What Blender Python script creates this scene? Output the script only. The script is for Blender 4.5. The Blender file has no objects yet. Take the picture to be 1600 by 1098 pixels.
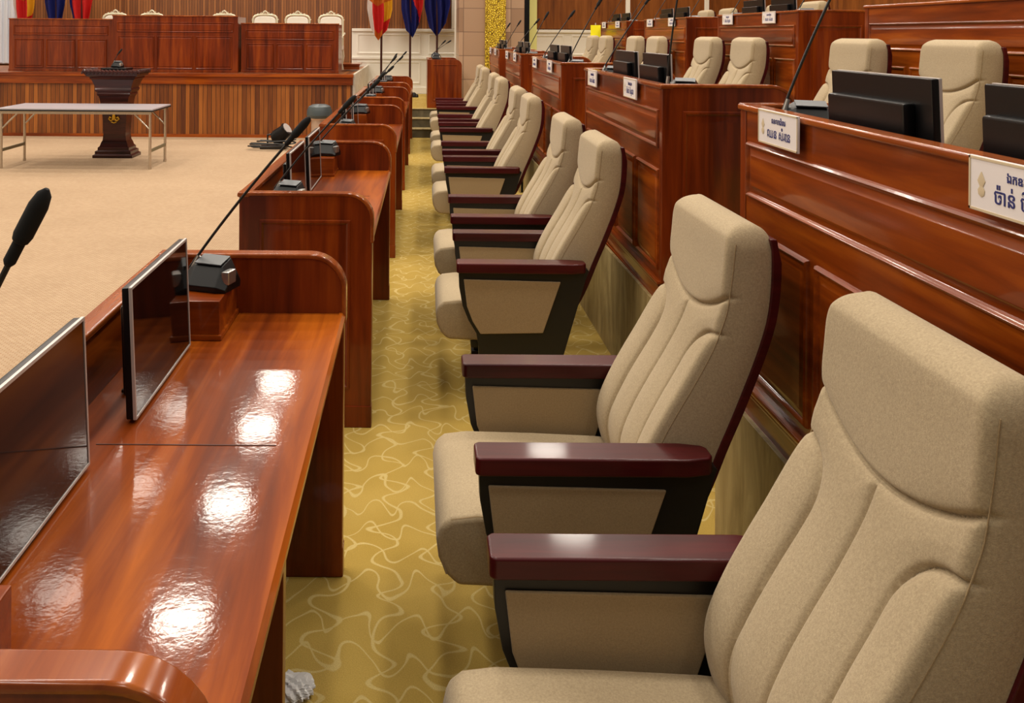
import bpy, bmesh, math, random
from mathutils import Vector, Matrix
random.seed(7)
S = bpy.context.scene
COL = S.collection
PI = math.pi
# ---------------------------------------------------------------- camera
F = 1375.0
cam = bpy.data.cameras.new('camera')
cam.sensor_width = 36.0
cam.lens = F / 1600 * 36.0
cam.shift_x = (800 - 650) / 1600
cam.shift_y = -(549 - 52) / 1600
cam.clip_start = 0.02
co = bpy.data.objects.new('camera', cam)
COL.objects.link(co)
co.location = (0, 0, 1.65)
co.rotation_euler = (PI / 2, -math.radians(0.4), 0)
S.camera = co
# ---------------------------------------------------------------- world, exposure
w = bpy.data.worlds.new('hall_air')
S.world = w
w.use_nodes = True
w.node_tree.nodes['Background'].inputs[0].default_value = (1.0, 0.93, 0.82, 1)
w.node_tree.nodes['Background'].inputs[1].default_value = 0.16
S.view_settings.view_transform = 'Standard'
S.view_settings.look = 'None'
S.view_settings.gamma = 1
S.view_settings.use_curve_mapping = False
S.view_settings.exposure = -0.16
S.cycles.use_denoising = True
S.cycles.max_bounces = 8
S.cycles.diffuse_bounces = 4
S.cycles.glossy_bounces = 4
S.cycles.sample_clamp_indirect = 6
# ---------------------------------------------------------------- ceiling lamps
CEIL = 6.8
def lamp(x, y, power=64, r=0.33):
    L = bpy.data.lights.new('ceiling_lamp', 'AREA')
    L.shape = 'DISK'; L.size = 2 * r; L.energy = power; L.color = (1.0, 0.92, 0.80)
    o = bpy.data.objects.new('ceiling_lamp', L); COL.objects.link(o)
    o.location = (x, y, CEIL - 0.05)
for lx in (-7.5, -5.1, -2.67, -0.2, 2.3, 4.8):
    for ly in (-1.9, 0.5, 2.9, 5.3, 7.75, 10.2, 12.67, 15.1, 17.15):
        lamp(lx, ly, 62 if ly > 2 else 34)
# ---------------------------------------------------------------- materials
def srgb(r, g, b):
    def f(c):
        c /= 255
        return c / 12.92 if c <= 0.04045 else ((c + 0.055) / 1.055) ** 2.4
    return (f(r), f(g), f(b), 1)
def newmat(name, rough=0.5, color=(0.5, 0.5, 0.5, 1), **kw):
    m = bpy.data.materials.new(name); m.use_nodes = True
    b = m.node_tree.nodes['Principled BSDF']
    b.inputs['Base Color'].default_value = color
    b.inputs['Roughness'].default_value = rough
    for k, v in kw.items():
        b.inputs[k.replace('_', ' ')].default_value = v
    return m, m.node_tree.nodes, m.node_tree.links, b
def coords(N, L, scale=(1, 1, 1), rnd=True):
    t = N.new('ShaderNodeTexCoord'); mp = N.new('ShaderNodeMapping')
    mp.inputs['Scale'].default_value = scale
    if rnd:
        oi = N.new('ShaderNodeObjectInfo'); ml = N.new('ShaderNodeVectorMath'); ml.operation = 'SCALE'
        cv = N.new('ShaderNodeCombineXYZ')
        for i in range(3): L.new(oi.outputs['Random'], cv.inputs[i])
        L.new(cv.outputs[0], ml.inputs[0]); ml.inputs['Scale'].default_value = 7.3
        ad = N.new('ShaderNodeVectorMath'); L.new(t.outputs['Object'], ad.inputs[0]); L.new(ml.outputs[0], ad.inputs[1])
        L.new(ad.outputs[0], mp.inputs['Vector'])
    else:
        L.new(t.outputs['Object'], mp.inputs['Vector'])
    return mp.outputs[0]
def noise(N, L, vec, scale, detail=3, rough=0.5, dist=0.0):
    n = N.new('ShaderNodeTexNoise'); n.inputs['Scale'].default_value = scale
    n.inputs['Detail'].default_value = detail; n.inputs['Roughness'].default_value = rough
    n.inputs['Distortion'].default_value = dist
    L.new(vec, n.inputs['Vector'])
    return n.outputs['Fac']
def ramp(N, L, fac, stops):
    r = N.new('ShaderNodeValToRGB')
    while len(r.color_ramp.elements) < len(stops): r.color_ramp.elements.new(0.5)
    for e, (p, c) in zip(r.color_ramp.elements, stops):
        e.position = p; e.color = c
    L.new(fac, r.inputs[0])
    return r.outputs[0]
def bump(N, L, b, h, strength, dist=0.002):
    n = N.new('ShaderNodeBump'); n.inputs['Strength'].default_value = strength
    n.inputs['Distance'].default_value = dist
    L.new(h, n.inputs['Height']); L.new(n.outputs[0], b.inputs['Normal'])
def wood(name, axis, dark, mid, light, rough=0.3, coat=0.4, grain=26, ripple=0.1):
    m, N, L, b = newmat(name, rough)
    sc = [1, 1, 1]; sc['xyz'.index(axis)] = 0.07
    v = coords(N, L, tuple(sc))
    n1 = noise(N, L, v, grain, 5, 0.6, 0.6)
    n2 = noise(N, L, v, 5, 3, 0.5, 1.2)
    mx = N.new('ShaderNodeMath'); mx.operation = 'MULTIPLY_ADD'
    L.new(n1, mx.inputs[0]); mx.inputs[1].default_value = 0.4
    m2 = N.new('ShaderNodeMath'); m2.operation = 'MULTIPLY'; L.new(n2, m2.inputs[0]); m2.inputs[1].default_value = 0.6
    L.new(m2.outputs[0], mx.inputs[2])
    c = ramp(N, L, mx.outputs[0], [(0.36, dark), (0.5, mid), (0.66, light)])
    L.new(c, b.inputs['Base Color'])
    b.inputs['Coat Weight'].default_value = coat
    b.inputs['Coat Roughness'].default_value = 0.075
    b.inputs['Specular IOR Level'].default_value = 0.22
    v2 = coords(N, L, (1, 1, 1))
    n3 = noise(N, L, v2, 48, 3, 0.6)
    bump(N, L, b, n3, ripple, 0.0011)
    # coat follows the same ripple
    nb = [x for x in N if x.type == 'BUMP'][0]
    L.new(nb.outputs[0], b.inputs['Coat Normal'])
    return m
D, M_, Lt = srgb(84, 30, 5), srgb(128, 54, 9), srgb(168, 84, 16)
WX = wood('varnished_wood_x', 'x', D, M_, Lt)
WY = wood('varnished_wood_y', 'y', D, M_, Lt)
WZ = wood('varnished_wood_z', 'z', srgb(76, 24, 5), srgb(112, 42, 9), srgb(146, 66, 14))
WTOP = wood('desktop_wood', 'y', srgb(84, 30, 6), srgb(128, 56, 10), srgb(178, 92, 18), rough=0.45, coat=0.5, grain=18, ripple=0.17)
WTOP.node_tree.nodes['Principled BSDF'].inputs['Specular IOR Level'].default_value = 0.08
TRIMW = wood('bead_wood', 'y', srgb(104, 44, 14), srgb(136, 64, 22), srgb(164, 88, 34), rough=0.2)
MAHOG = wood('mahogany_arm', 'x', srgb(48, 7, 10), srgb(64, 11, 15), srgb(82, 18, 20), rough=0.38, coat=0.18, grain=50, ripple=0.02)
DARKW = wood('dark_carved_wood', 'x', srgb(30, 10, 9), srgb(54, 19, 15), srgb(80, 32, 23), rough=0.3, coat=0.3)
BROWNW = wood('wall_wood', 'z', srgb(92, 48, 16), srgb(122, 68, 24), srgb(142, 84, 34), rough=0.45, coat=0.1)
def slatmat(name, axis, width, cols, rough=0.4, gap=0.06):
    m, N, L, b = newmat(name, rough)
    t = N.new('ShaderNodeTexCoord'); sp = N.new('ShaderNodeSeparateXYZ'); L.new(t.outputs['Object'], sp.inputs[0])
    d = N.new('ShaderNodeMath'); d.operation = 'DIVIDE'; L.new(sp.outputs['XYZ'.index(axis.upper())], d.inputs[0]); d.inputs[1].default_value = width
    fl = N.new('ShaderNodeMath'); fl.operation = 'FLOOR'; L.new(d.outputs[0], fl.inputs[0])
    fr = N.new('ShaderNodeMath'); fr.operation = 'FRACT'; L.new(d.outputs[0], fr.inputs[0])
    wn = N.new('ShaderNodeTexWhiteNoise'); wn.noise_dimensions = '1D'; L.new(fl.outputs[0], wn.inputs['W'])
    v = coords(N, L, (1, 1, 0.08), False)
    n1 = noise(N, L, v, 30, 4)
    a = N.new('ShaderNodeMath'); a.operation = 'MULTIPLY_ADD'; L.new(n1, a.inputs[0]); a.inputs[1].default_value = 0.5
    a2 = N.new('ShaderNodeMath'); a2.operation = 'MULTIPLY'; L.new(wn.outputs[0], a2.inputs[0]); a2.inputs[1].default_value = 0.5
    L.new(a2.outputs[0], a.inputs[2])
    c = ramp(N, L, a.outputs[0], cols)
    gp = N.new('ShaderNodeMath'); gp.operation = 'GREATER_THAN'; L.new(fr.outputs[0], gp.inputs[0]); gp.inputs[1].default_value = gap
    jm = N.new('ShaderNodeMix'); jm.data_type = 'RGBA'; L.new(gp.outputs[0], jm.inputs['Factor']); jm.inputs[6].default_value = srgb(40, 18, 8); L.new(c, jm.inputs[7])
    L.new(jm.outputs[2], b.inputs['Base Color'])
    bump(N, L, b, gp.outputs[0], 0.8, 0.006)
    return m
STAGEW = slatmat('stage_planks', 'x', 0.068, [(0.15, srgb(76, 32, 8)), (0.45, srgb(124, 66, 18)), (0.8, srgb(166, 98, 36))], 0.4, .1)
SLATW = slatmat('slatted_wall_wood', 'x', 0.055, [(0.2, srgb(98, 54, 22)), (0.5, srgb(128, 76, 32)), (0.8, srgb(150, 94, 46))], 0.5, 0.12)
def fabric(name, c1, c2, rough=0.85):
    m, N, L, b = newmat(name, rough)
    v = coords(N, L)
    n1 = noise(N, L, v, 220, 5, 0.85)
    L.new(ramp(N, L, n1, [(0.3, c1), (0.7, c2)]), b.inputs['Base Color'])
    w1 = noise(N, L, v, 420, 2, 0.8)
    bump(N, L, b, w1, 0.35, 0.0015)
    b.inputs['Sheen Weight'].default_value = 0.15
    b.inputs['Specular IOR Level'].default_value = 0.25
    return m
FAB = fabric('beige_fabric', srgb(150, 132, 104), srgb(190, 171, 138))
FAB2 = fabric('beige_panel_fabric', srgb(142, 120, 88), srgb(168, 145, 108))
BLK = newmat('black_metal', 0.45, srgb(16, 15, 15))[0]
BLKP = newmat('black_plastic', 0.34, srgb(11, 11, 13), Specular_IOR_Level=0.3)[0]
GRYP = newmat('grey_plastic', 0.4, srgb(60, 65, 69))[0]
SIL = newmat('silver_metal', 0.28, srgb(190, 188, 184), Metallic=0.9)[0]
SILP = newmat('silver_bezel', 0.35, srgb(198, 192, 188), Metallic=0.4)[0]
SCR = newmat('glossy_screen', 0.06, srgb(9, 8, 8), Specular_IOR_Level=0.5)[0]
FOAM = newmat('black_foam', 0.9, srgb(14, 14, 15))[0]
WHITE = newmat('white_paint', 0.5, srgb(228, 222, 208))[0]
CREAM = newmat('cream_white', 0.5, srgb(226, 218, 204))[0]
GOLD = newmat('gold_paint', 0.35, srgb(196, 150, 30), Metallic=0.4)[0]
PLATE = newmat('white_card', 0.4, srgb(232, 226, 226))[0]
GOLDP = newmat('pale_gold_print', 0.5, srgb(206, 188, 156))[0]
INK = newmat('navy_ink', 0.5, srgb(36, 44, 110))[0]
YEL = newmat('yellow_paper', 0.6, srgb(250, 240, 10))[0]
LAMIN = newmat('grey_laminate', 0.25, srgb(176, 172, 178))[0]
CHROME = newmat('chrome_tube', 0.25, srgb(190, 180, 165), Metallic=0.85)[0]
def flagmat(n, c): return newmat(n, 0.75, c)[0]
F_RED, F_BLU, F_WHT = flagmat('flag_red', srgb(214, 34, 30)), flagmat('flag_blue', srgb(20, 28, 110)), flagmat('flag_white', srgb(226, 214, 206))
F_ORG, F_YEL = flagmat('flag_orange', srgb(206, 110, 20)), flagmat('flag_yellow', srgb(232, 178, 30))
# carpets
def carpet_gold():
    m, N, L, b = newmat('gold_carpet', 0.95)
    v = coords(N, L, (1, 1, 1), False)
    def warp(amp, sc, off):
        mp = N.new('ShaderNodeMapping'); mp.inputs['Location'].default_value = off; L.new(v, mp.inputs[0])
        n = N.new('ShaderNodeTexNoise'); n.inputs['Scale'].default_value = sc; n.inputs['Detail'].default_value = 1; L.new(mp.outputs[0], n.inputs['Vector'])
        sb = N.new('ShaderNodeVectorMath'); sb.operation = 'SUBTRACT'; L.new(n.outputs['Color'], sb.inputs[0]); sb.inputs[1].default_value = (.5, .5, .5)
        sl = N.new('ShaderNodeVectorMath'); sl.operation = 'SCALE'; L.new(sb.outputs[0], sl.inputs[0]); sl.inputs['Scale'].default_value = amp
        ad = N.new('ShaderNodeVectorMath'); L.new(mp.outputs[0], ad.inputs[0]); L.new(sl.outputs[0], ad.inputs[1])
        return ad.outputs[0]
    def fam(ax, ay, period, amp, wl, off, half):
        """a family of wandering lines: fract((a + amp*sin(b*2pi/wl)) / period)"""
        sp = N.new('ShaderNodeSeparateXYZ'); L.new(warp(.20, 4.5, off), sp.inputs[0])
        def M(op, a_, b_=None, c_=None):
            n = N.new('ShaderNodeMath'); n.operation = op
            for i, q in enumerate((a_, b_, c_)):
                if q is None: continue
                if isinstance(q, (int, float)): n.inputs[i].default_value = q
                else: L.new(q, n.inputs[i])
            return n.outputs[0]
        sn = M('SINE', M('MULTIPLY', sp.outputs[ay], 2 * PI / wl))
        q = M('ADD', sp.outputs[ax], M('MULTIPLY', sn, amp))
        d = M('ABSOLUTE', M('SUBTRACT', M('FRACT', M('DIVIDE', q, period)), .5))
        mr = N.new('ShaderNodeMapRange'); L.new(d, mr.inputs[0]); mr.interpolation_type = 'SMOOTHSTEP'
        mr.inputs[1].default_value = half * .7; mr.inputs[2].default_value = half * 1.5; mr.inputs[3].default_value = 1; mr.inputs[4].default_value = 0
        return mr.outputs[0]
    mx = N.new('ShaderNodeMath'); mx.operation = 'MAXIMUM'
    L.new(fam(0, 1, .165, .042, .17, (0, 0, 0), .034), mx.inputs[0]); L.new(fam(1, 0, .15, .048, .15, (7, 3, 0), .036), mx.inputs[1])
    fine = noise(N, L, v, 300, 2, 0.8)
    big = noise(N, L, v, 3, 2)
    base = ramp(N, L, big, [(0.3, srgb(170, 142, 68)), (0.7, srgb(182, 154, 80))])
    mix = N.new('ShaderNodeMix'); mix.data_type = 'RGBA'
    L.new(mx.outputs[0], mix.inputs['Factor']); L.new(base, mix.inputs[6]); mix.inputs[7].default_value = srgb(196, 174, 112)
    m2 = N.new('ShaderNodeMix'); m2.data_type = 'RGBA'; m2.blend_type = 'MULTIPLY'; m2.inputs['Factor'].default_value = 0.45
    L.new(mix.outputs[2], m2.inputs[6]); L.new(ramp(N, L, fine, [(0.3, (0.5, 0.5, 0.5, 1)), (0.7, (1.2, 1.2, 1.2, 1))]), m2.inputs[7])
    L.new(m2.outputs[2], b.inputs['Base Color'])
    bump(N, L, b, fine, 0.5, 0.004)
    b.inputs['Specular IOR Level'].default_value = 0.1
    return m
CARP = carpet_gold()
def carpet_beige():
    m, N, L, b = newmat('beige_carpet', 0.95)
    v = coords(N, L, (1, 1, 1), False)
    br = N.new('ShaderNodeTexBrick'); L.new(v, br.inputs['Vector'])
    br.inputs['Scale'].default_value = 14; br.inputs['Mortar Size'].default_value = 0.05; br.inputs['Mortar Smooth'].default_value = 0.6
    br.inputs['Color1'].default_value = srgb(174, 151, 125); br.inputs['Color2'].default_value = srgb(186, 164, 137)
    br.inputs['Mortar'].default_value = srgb(160, 130, 100)
    n = noise(N, L, v, 1.2, 4, 0.6)
    m2 = N.new('ShaderNodeMix'); m2.data_type = 'RGBA'; m2.blend_type = 'MULTIPLY'; m2.inputs['Factor'].default_value = 0.6
    L.new(br.outputs[0], m2.inputs[6]); L.new(ramp(N, L, n, [(0.3, (0.88, 0.86, 0.84, 1)), (0.7, (1.05, 1.05, 1.05, 1))]), m2.inputs[7])
    L.new(m2.outputs[2], b.inputs['Base Color'])
    bump(N, L, b, noise(N, L, v, 120, 3, 0.8), 0.7, 0.006)
    b.inputs['Specular IOR Level'].default_value = 0.1
    return m
CARPB = carpet_beige()
def stone(name, a, c, d, sc=(1, 1, 1), scale=6):
    m, N, L, b = newmat(name, 0.5)
    v = coords(N, L, sc, False)
    n = noise(N, L, v, scale, 8, 0.65, 0.8)
    L.new(ramp(N, L, n, [(0.3, a), (0.5, c), (0.7, d)]), b.inputs['Base Color'])
    return m
STONE = stone('grey_stone', srgb(112, 94, 58), srgb(152, 132, 88), srgb(178, 160, 112), (2.2, 2.2, 0.5), 5)
MARB = stone('white_marble', srgb(176, 168, 150), srgb(206, 198, 180), srgb(222, 216, 204))
STEPS = stone('dark_stone_step', srgb(70, 64, 48), srgb(92, 84, 62), srgb(112, 102, 78))
def tiles():
    m, N, L, b = newmat('pink_stone_tile', 0.3)
    t = N.new('ShaderNodeTexCoord'); mp = N.new('ShaderNodeMapping'); mp.inputs['Rotation'].default_value = (PI / 2, 0, 0)
    L.new(t.outputs['Object'], mp.inputs[0])
    br = N.new('ShaderNodeTexBrick'); L.new(mp.outputs[0], br.inputs['Vector']); br.inputs['Scale'].default_value = 1
    br.inputs['Brick Width'].default_value = 0.42; br.inputs['Row Height'].default_value = 0.42; br.offset = 0
    br.inputs['Mortar Size'].default_value = 0.006
    br.inputs['Color1'].default_value = srgb(150, 118, 92); br.inputs['Color2'].default_value = srgb(190, 158, 128); br.inputs['Mortar'].default_value = srgb(120, 96, 78)
    L.new(br.outputs[0], b.inputs['Base Color'])
    return m
TILE = tiles()
def goldpat():
    m, N, L, b = newmat('gold_ornament', 0.35)
    v = coords(N, L, (1, 1, 1), False)
    vo = N.new('ShaderNodeTexVoronoi'); vo.feature = 'DISTANCE_TO_EDGE'; vo.inputs['Scale'].default_value = 30; L.new(v, vo.inputs['Vector'])
    nn = noise(N, L, v, 14, 3, 0.5, 3)
    ml = N.new('ShaderNodeMath'); ml.operation = 'MULTIPLY'; L.new(vo.outputs[0], ml.inputs[0]); L.new(nn, ml.inputs[1])
    L.new(ramp(N, L, ml.outputs[0], [(0.02, srgb(110, 84, 10)), (0.07, srgb(214, 176, 20)), (0.14, srgb(240, 210, 60))]), b.inputs['Base Color'])
    b.inputs['Metallic'].default_value = 0.3
    bump(N, L, b, ml.outputs[0], 1.0, 0.03)
    return m
GOLDPAT = goldpat()
CLEAR = newmat('clear_plastic', 0.12, (0.9, 0.9, 0.9, 1), Transmission_Weight=0.35, IOR=1.3)[0]
# ---------------------------------------------------------------- mesh helpers
class MB:
    def __init__(s): s.bm = bmesh.new()
    def box(s, x0, x1, y0, y1, z0, z1, bev=0.0, seg=2, mat=None):
        b2 = bmesh.new()
        bmesh.ops.create_cube(b2, size=1)
        for v in b2.verts:
            v.co = Vector((x0 + (v.co.x + .5) * (x1 - x0), y0 + (v.co.y + .5) * (y1 - y0), z0 + (v.co.z + .5) * (z1 - z0)))
        if bev: bmesh.ops.bevel(b2, geom=b2.edges[:], offset=bev, segments=seg, profile=0.5, affect='EDGES')
        s.add(b2, mat); return s
    def add(s, b2, mat=None):
        if mat is not None:
            for v in b2.verts: v.co = mat @ v.co
        me = bpy.data.meshes.new('tmp'); b2.to_mesh(me); b2.free(); s.bm.from_mesh(me); bpy.data.meshes.remove(me)
    def prism(s, poly, t0, t1, axis='y', bev=0.0, seg=2):
        """poly in the plane across axis: (x,z) for y, (x,y) for z, (y,z) for x"""
        def P(a, b, t):
            return (a, t, b) if axis == 'y' else ((a, b, t) if axis == 'z' else (t, a, b))
        b2 = bmesh.new()
        v0 = [b2.verts.new(P(a, b, t0)) for a, b in poly]; v1 = [b2.verts.new(P(a, b, t1)) for a, b in poly]
        n = len(poly)
        b2.faces.new(v0); b2.faces.new(v1[::-1])
        for i in range(n): b2.faces.new((v0[i], v1[i], v1[(i + 1) % n], v0[(i + 1) % n]))
        bmesh.ops.recalc_face_normals(b2, faces=b2.faces[:])
        if bev:
            es = [e for e in b2.edges if e.is_manifold and e.calc_face_angle(0) > 0.6]
            bmesh.ops.bevel(b2, geom=es, offset=bev, segments=seg, profile=0.5, affect='EDGES')
        s.add(b2); return s
    def tube(s, pts, r, n=10, r1=None):
        pts = [Vector(p) for p in pts]; b2 = bmesh.new(); rings = []
        up = Vector((0.13, 0.31, 0.94)).normalized()
        for i, p in enumerate(pts):
            d = (pts[min(i + 1, len(pts) - 1)] - pts[max(i - 1, 0)]).normalized()
            a = d.cross(up)
            if a.length < 1e-3: a = d.cross(Vector((1, 0, 0)))
            a.normalize(); b = d.cross(a)
            rr = r if r1 is None else r + (r1 - r) * i / (len(pts) - 1)
            if isinstance(r, (list, tuple)): rr = r[i]
            rings.append([b2.verts.new(p + a * (rr * math.cos(2 * PI * k / n)) + b * (rr * math.sin(2 * PI * k / n))) for k in range(n)])
        for i in range(len(rings) - 1):
            for k in range(n):
                b2.faces.new((rings[i][k], rings[i][(k + 1) % n], rings[i + 1][(k + 1) % n], rings[i + 1][k]))
        b2.faces.new(rings[0][::-1]); b2.faces.new(rings[-1])
        bmesh.ops.recalc_face_normals(b2, faces=b2.faces[:])
        s.add(b2); return s
    def lathe(s, prof, cx=0, cy=0, n=24, sq=False):
        b2 = bmesh.new(); rings = []
        for r, z in prof:
            if sq:
                k = r
                q = [(-k, -k * .72), (k, -k * .72), (k, k * .72), (-k, k * .72)]
                rings.append([b2.verts.new((cx + a, cy + b, z)) for a, b in q])
            else:
                rings.append([b2.verts.new((cx + r * math.cos(2 * PI * k / n), cy + r * math.sin(2 * PI * k / n), z)) for k in range(n)])
        m = len(rings[0])
        for i in range(len(rings) - 1):
            for k in range(m): b2.faces.new((rings[i][k], rings[i][(k + 1) % m], rings[i + 1][(k + 1) % m], rings[i + 1][k]))
        b2.faces.new(rings[0][::-1]); b2.faces.new(rings[-1])
        bmesh.ops.recalc_face_normals(b2, faces=b2.faces[:])
        s.add(b2); return s
    def panel(s, f, u0, u1, v0, v1, prof):
        """swept rectangular moulding: prof = [(inset, height)], f maps (u,v,h) to a point"""
        b2 = bmesh.new(); rings = []
        for ins, h in prof:
            rings.append([b2.verts.new(f(a, b, h)) for a, b in ((u0 + ins, v0 + ins), (u1 - ins, v0 + ins), (u1 - ins, v1 - ins), (u0 + ins, v1 - ins))])
        for i in range(len(rings) - 1):
            for k in range(4): b2.faces.new((rings[i][k], rings[i][(k + 1) % 4], rings[i + 1][(k + 1) % 4], rings[i + 1][k]))
        b2.faces.new(rings[-1])
        s.add(b2); return s
    def build(s, name, mat, parent=None, smooth=30):
        me = bpy.data.meshes.new(name); s.bm.to_mesh(me); s.bm.free()
        for m in (mat if isinstance(mat, (list, tuple)) else [mat]): me.materials.append(m)
        if smooth:
            me.polygons.foreach_set('use_smooth', [True] * len(me.polygons))
            me.set_sharp_from_angle(angle=math.radians(smooth))
        o = bpy.data.objects.new(name, me); COL.objects.link(o)
        if smooth and smooth < 50:
            wn = o.modifiers.new('even_normals', 'WEIGHTED_NORMAL'); wn.keep_sharp = True; wn.weight = 100
        if parent: o.parent = parent
        return o
RAISED = [(0, -0.002), (0.003, 0.006), (0.008, 0.009), (0.014, 0.006), (0.018, 0.002), (0.028, 0.002), (0.038, 0.006), (0.040, 0.006)]
SUNK = [(0, -0.002), (0.004, 0.008), (0.012, 0.009), (0.020, 0.0015), (0.040, 0.0015), (0.055, 0.005)]
def empty(name, loc, rz=0.0):
    o = bpy.data.objects.new(name, None); COL.objects.link(o); o.location = loc; o.rotation_euler = (0, 0, rz); o.empty_display_size = 0.1
    return o
def tag(o, label, cat, group=None, kind=None):
    o['label'] = label; o['category'] = cat
    if group: o['group'] = group
    if kind: o['kind'] = kind
    return o
def struct(o): o['kind'] = 'structure'; return o
KIDS = {}
def copy_tree(o, parent=None):
    c = o.copy(); COL.objects.link(c)
    if parent: c.parent = parent
    for ch in list(o.children): copy_tree(ch, c)
    return c
# ---------------------------------------------------------------- where the desk groups stand
PITCH = 2.78
def slope(k): return 0.0 if k == 0 else 0.0125
def place(row, k, x, y, z=0.0):
    """row-local point (x across from the camera's plane, y along the aisle inside group k)"""
    dx, dz = ROWS[row]
    dx += -.036 if (row > 1 and x != X0 and x != X0 - .014 and x != X0 - .03) else 0
    if row > 1 and x == CX: dx -= .012
    return (x + dx + 0.035 * k + slope(k) * (y - 0.93), y + PITCH * k, z + dz)
ROWS = {1: (0.0, 0.0), 2: (1.772, 0.465), 3: (3.512, 0.865)}
def rot(k): return -math.atan(slope(k))
# ================================================================= STRUCTURE
MB().box(-0.79, 1.6, -0.5, 14.0, -0.05, 0, 0).build('floor', CARP)
struct(bpy.data.objects['floor'])
struct(MB().box(-10, -0.7902, -0.5, 14.0, -0.05, 0.002).build('floor', CARPB))
# tiers
def tier(x0, x1, y0, y1, z0, z1):
    o = struct(MB().box(x0 + .004, x1, y0 + .004, y1, z1 - 0.03, z1).build('floor', CARP))
    return o
struct(MB().box(1.0 + .02, 2.76, -0.5, 2.88, -0.02, 0.432).build('trim_1', STONE))
def riser_box(x0, x1, y0, y1, z0, z1): return struct(MB().box(x0, x1, y0, y1, z0, z1).build('trim_2', STONE))
for k in range(1, 5):
    x0 = 1.02 + 0.035 * k
    riser_box(x0, 2.76, 2.88 + PITCH * (k - 1) + .70, 2.88 + PITCH * k, -0.02, 0.432)
    # recessed stair in the gap between two desk groups
    a, b_ = 2.885 + PITCH * (k - 1), 2.88 + PITCH * (k - 1) + .695
    struct(MB().box(x0 + .06, 2.76, a, b_, -0.02, 0.155).build('floor', CARP))
    struct(MB().box(x0 + .36, 2.76, a, b_, 0.155, 0.31).build('floor', CARP))
    struct(MB().box(x0 + .66, 2.76, a, b_, 0.31, 0.435).build('floor', CARP))
for k in range(5):
    ya = -0.5 if k == 0 else 3.58 + PITCH * (k - 1)
    struct(MB().box(.982 + .035 * k, .998 + .035 * k, ya, 2.86 + PITCH * k, -.01, .52, .002).build('trim_12', STONE))
tier(1.02, 2.78, -0.5, 2.88, 0, 0.465)
for k in range(1, 5):
    tier(1.02 + .035 * k, 2.78, 2.88 + PITCH * (k - 1) + .70, 2.88 + PITCH * k, 0, 0.465)
    tier(1.72 + .035 * k, 2.78, 2.886 + PITCH * (k - 1), 2.88 + PITCH * (k - 1) + .698, 0, 0.465)
struct(MB().box(2.80, 7.0, -0.5, 14.0, -0.02, 0.865).build('floor', CARP))
# steps and platform at the far end
for i in range(3):
    struct(MB().box(-0.95, 1.0, 13.92 + .24 * i, 14.42, .14 * i + (.001 if i else -.02), .14 * (i + 1) - .012).build('trim_3', STEPS))
    struct(MB().box(-0.95, 1.0, 13.90 + .24 * i, 14.42, .14 * (i + 1) - .012, .14 * (i + 1), 0.003).build('trim_4', STONE))
struct(MB().box(-1.0, 7.0, 14.42, 17.9, -0.02, 0.42).build('floor', CARP))
# stage
st = MB().box(-10, -1.0, 13.78, 17.9, 0, 0.97)
struct(st.build('floor', STAGEW))
fr = MB().box(-10, -0.98, 13.74, 13.80, 0.83, 0.95, 0.006).box(-10, -0.97, 13.70, 13.9, 0.95, 1.0, 0.008).box(-10, -0.98, 13.75, 13.785, 0, 0.05, .003)
struct(fr.build('trim_5', WX))
struct(MB().box(-0.995, -0.955, 13.85, 17.9, 0.5, 1.0, 0.004).build('trim_6', MARB))
# far wall
WY0 = 17.9
struct(MB().box(-10, 7.6, WY0, WY0 + .2, 0, CEIL).build('wall_far', SLATW))
wa = MB().box(-1.3, 7.5, WY0 - .04, WY0, 0.42, 1.70)
wa.box(-1.3, 7.5, WY0 - .075, WY0, 1.68, 1.74, .008).box(-1.3, 7.5, WY0 - .07, WY0, 1.12, 1.17, .008).box(-1.3, 7.5, WY0 - .07, WY0, .42, .56, .01)
for i in range(6):
    u = -1.2 + 1.45 * i
    wa.panel(lambda a, b, h: (a, WY0 - .04 - h, b), u, u + 1.3, 0.62, 1.08, [(0, 0), (.01, .015), (.03, .015), (.04, .002)])
    wa.panel(lambda a, b, h: (a, WY0 - .04 - h, b), u, u + 1.3, 1.22, 1.64, [(0, 0), (.01, .015), (.03, .015), (.04, .002)])
struct(wa.build('trim_7', WHITE))
wp = MB().box(2.42, 7.5, WY0 - .03, WY0, 1.76, 5.6)
struct(wp.build('wall_far', BROWNW))
tr = MB()
for x in (0.72, 2.33, 4.25, 5.85): tr.box(x, x + .09, WY0 - .06, WY0 - .031, 1.75, 5.6, .005)
struct(tr.build('trim_8', WHITE))
# white fluted pilaster at the far left of the stage
pf = MB().box(-8.6, -7.85, 17.2, 17.6, 1.0, 5.5, .01)
for i in range(7): pf.tube([(-8.55 + .11 * i, 17.2, 1.02), (-8.55 + .11 * i, 17.2, 5.4)], .038, 10)
struct(pf.build('wall_stage_left', newmat('cool_white', .5, srgb(214, 222, 232))[0]))
# column
struct(MB().box(.76, 1.92, 15.6, 16.7, .42, CEIL, .01).build('wall_column', TILE))
struct(MB().box(.735, .80, 16.72, 16.8, .42, CEIL, .004).build('trim_9', WHITE))
gp = MB().box(1.24, 1.56, 15.52, 15.598, .42, 6.0)
gp.box(1.22, 1.25, 15.50, 15.598, .42, 6.0, .006).box(1.55, 1.58, 15.50, 15.598, .42, 6.0, .006)
struct(gp.build('trim_10', GOLDPAT))
struct(MB().box(2.06, 2.24, 16.3, 16.5, .42, CEIL, .01).build('trim_11', newmat('pale_yellow_lit_edge', .5, srgb(232, 226, 140))[0]))  # edge strip, its pale yellow lit look put into the base colour
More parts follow.
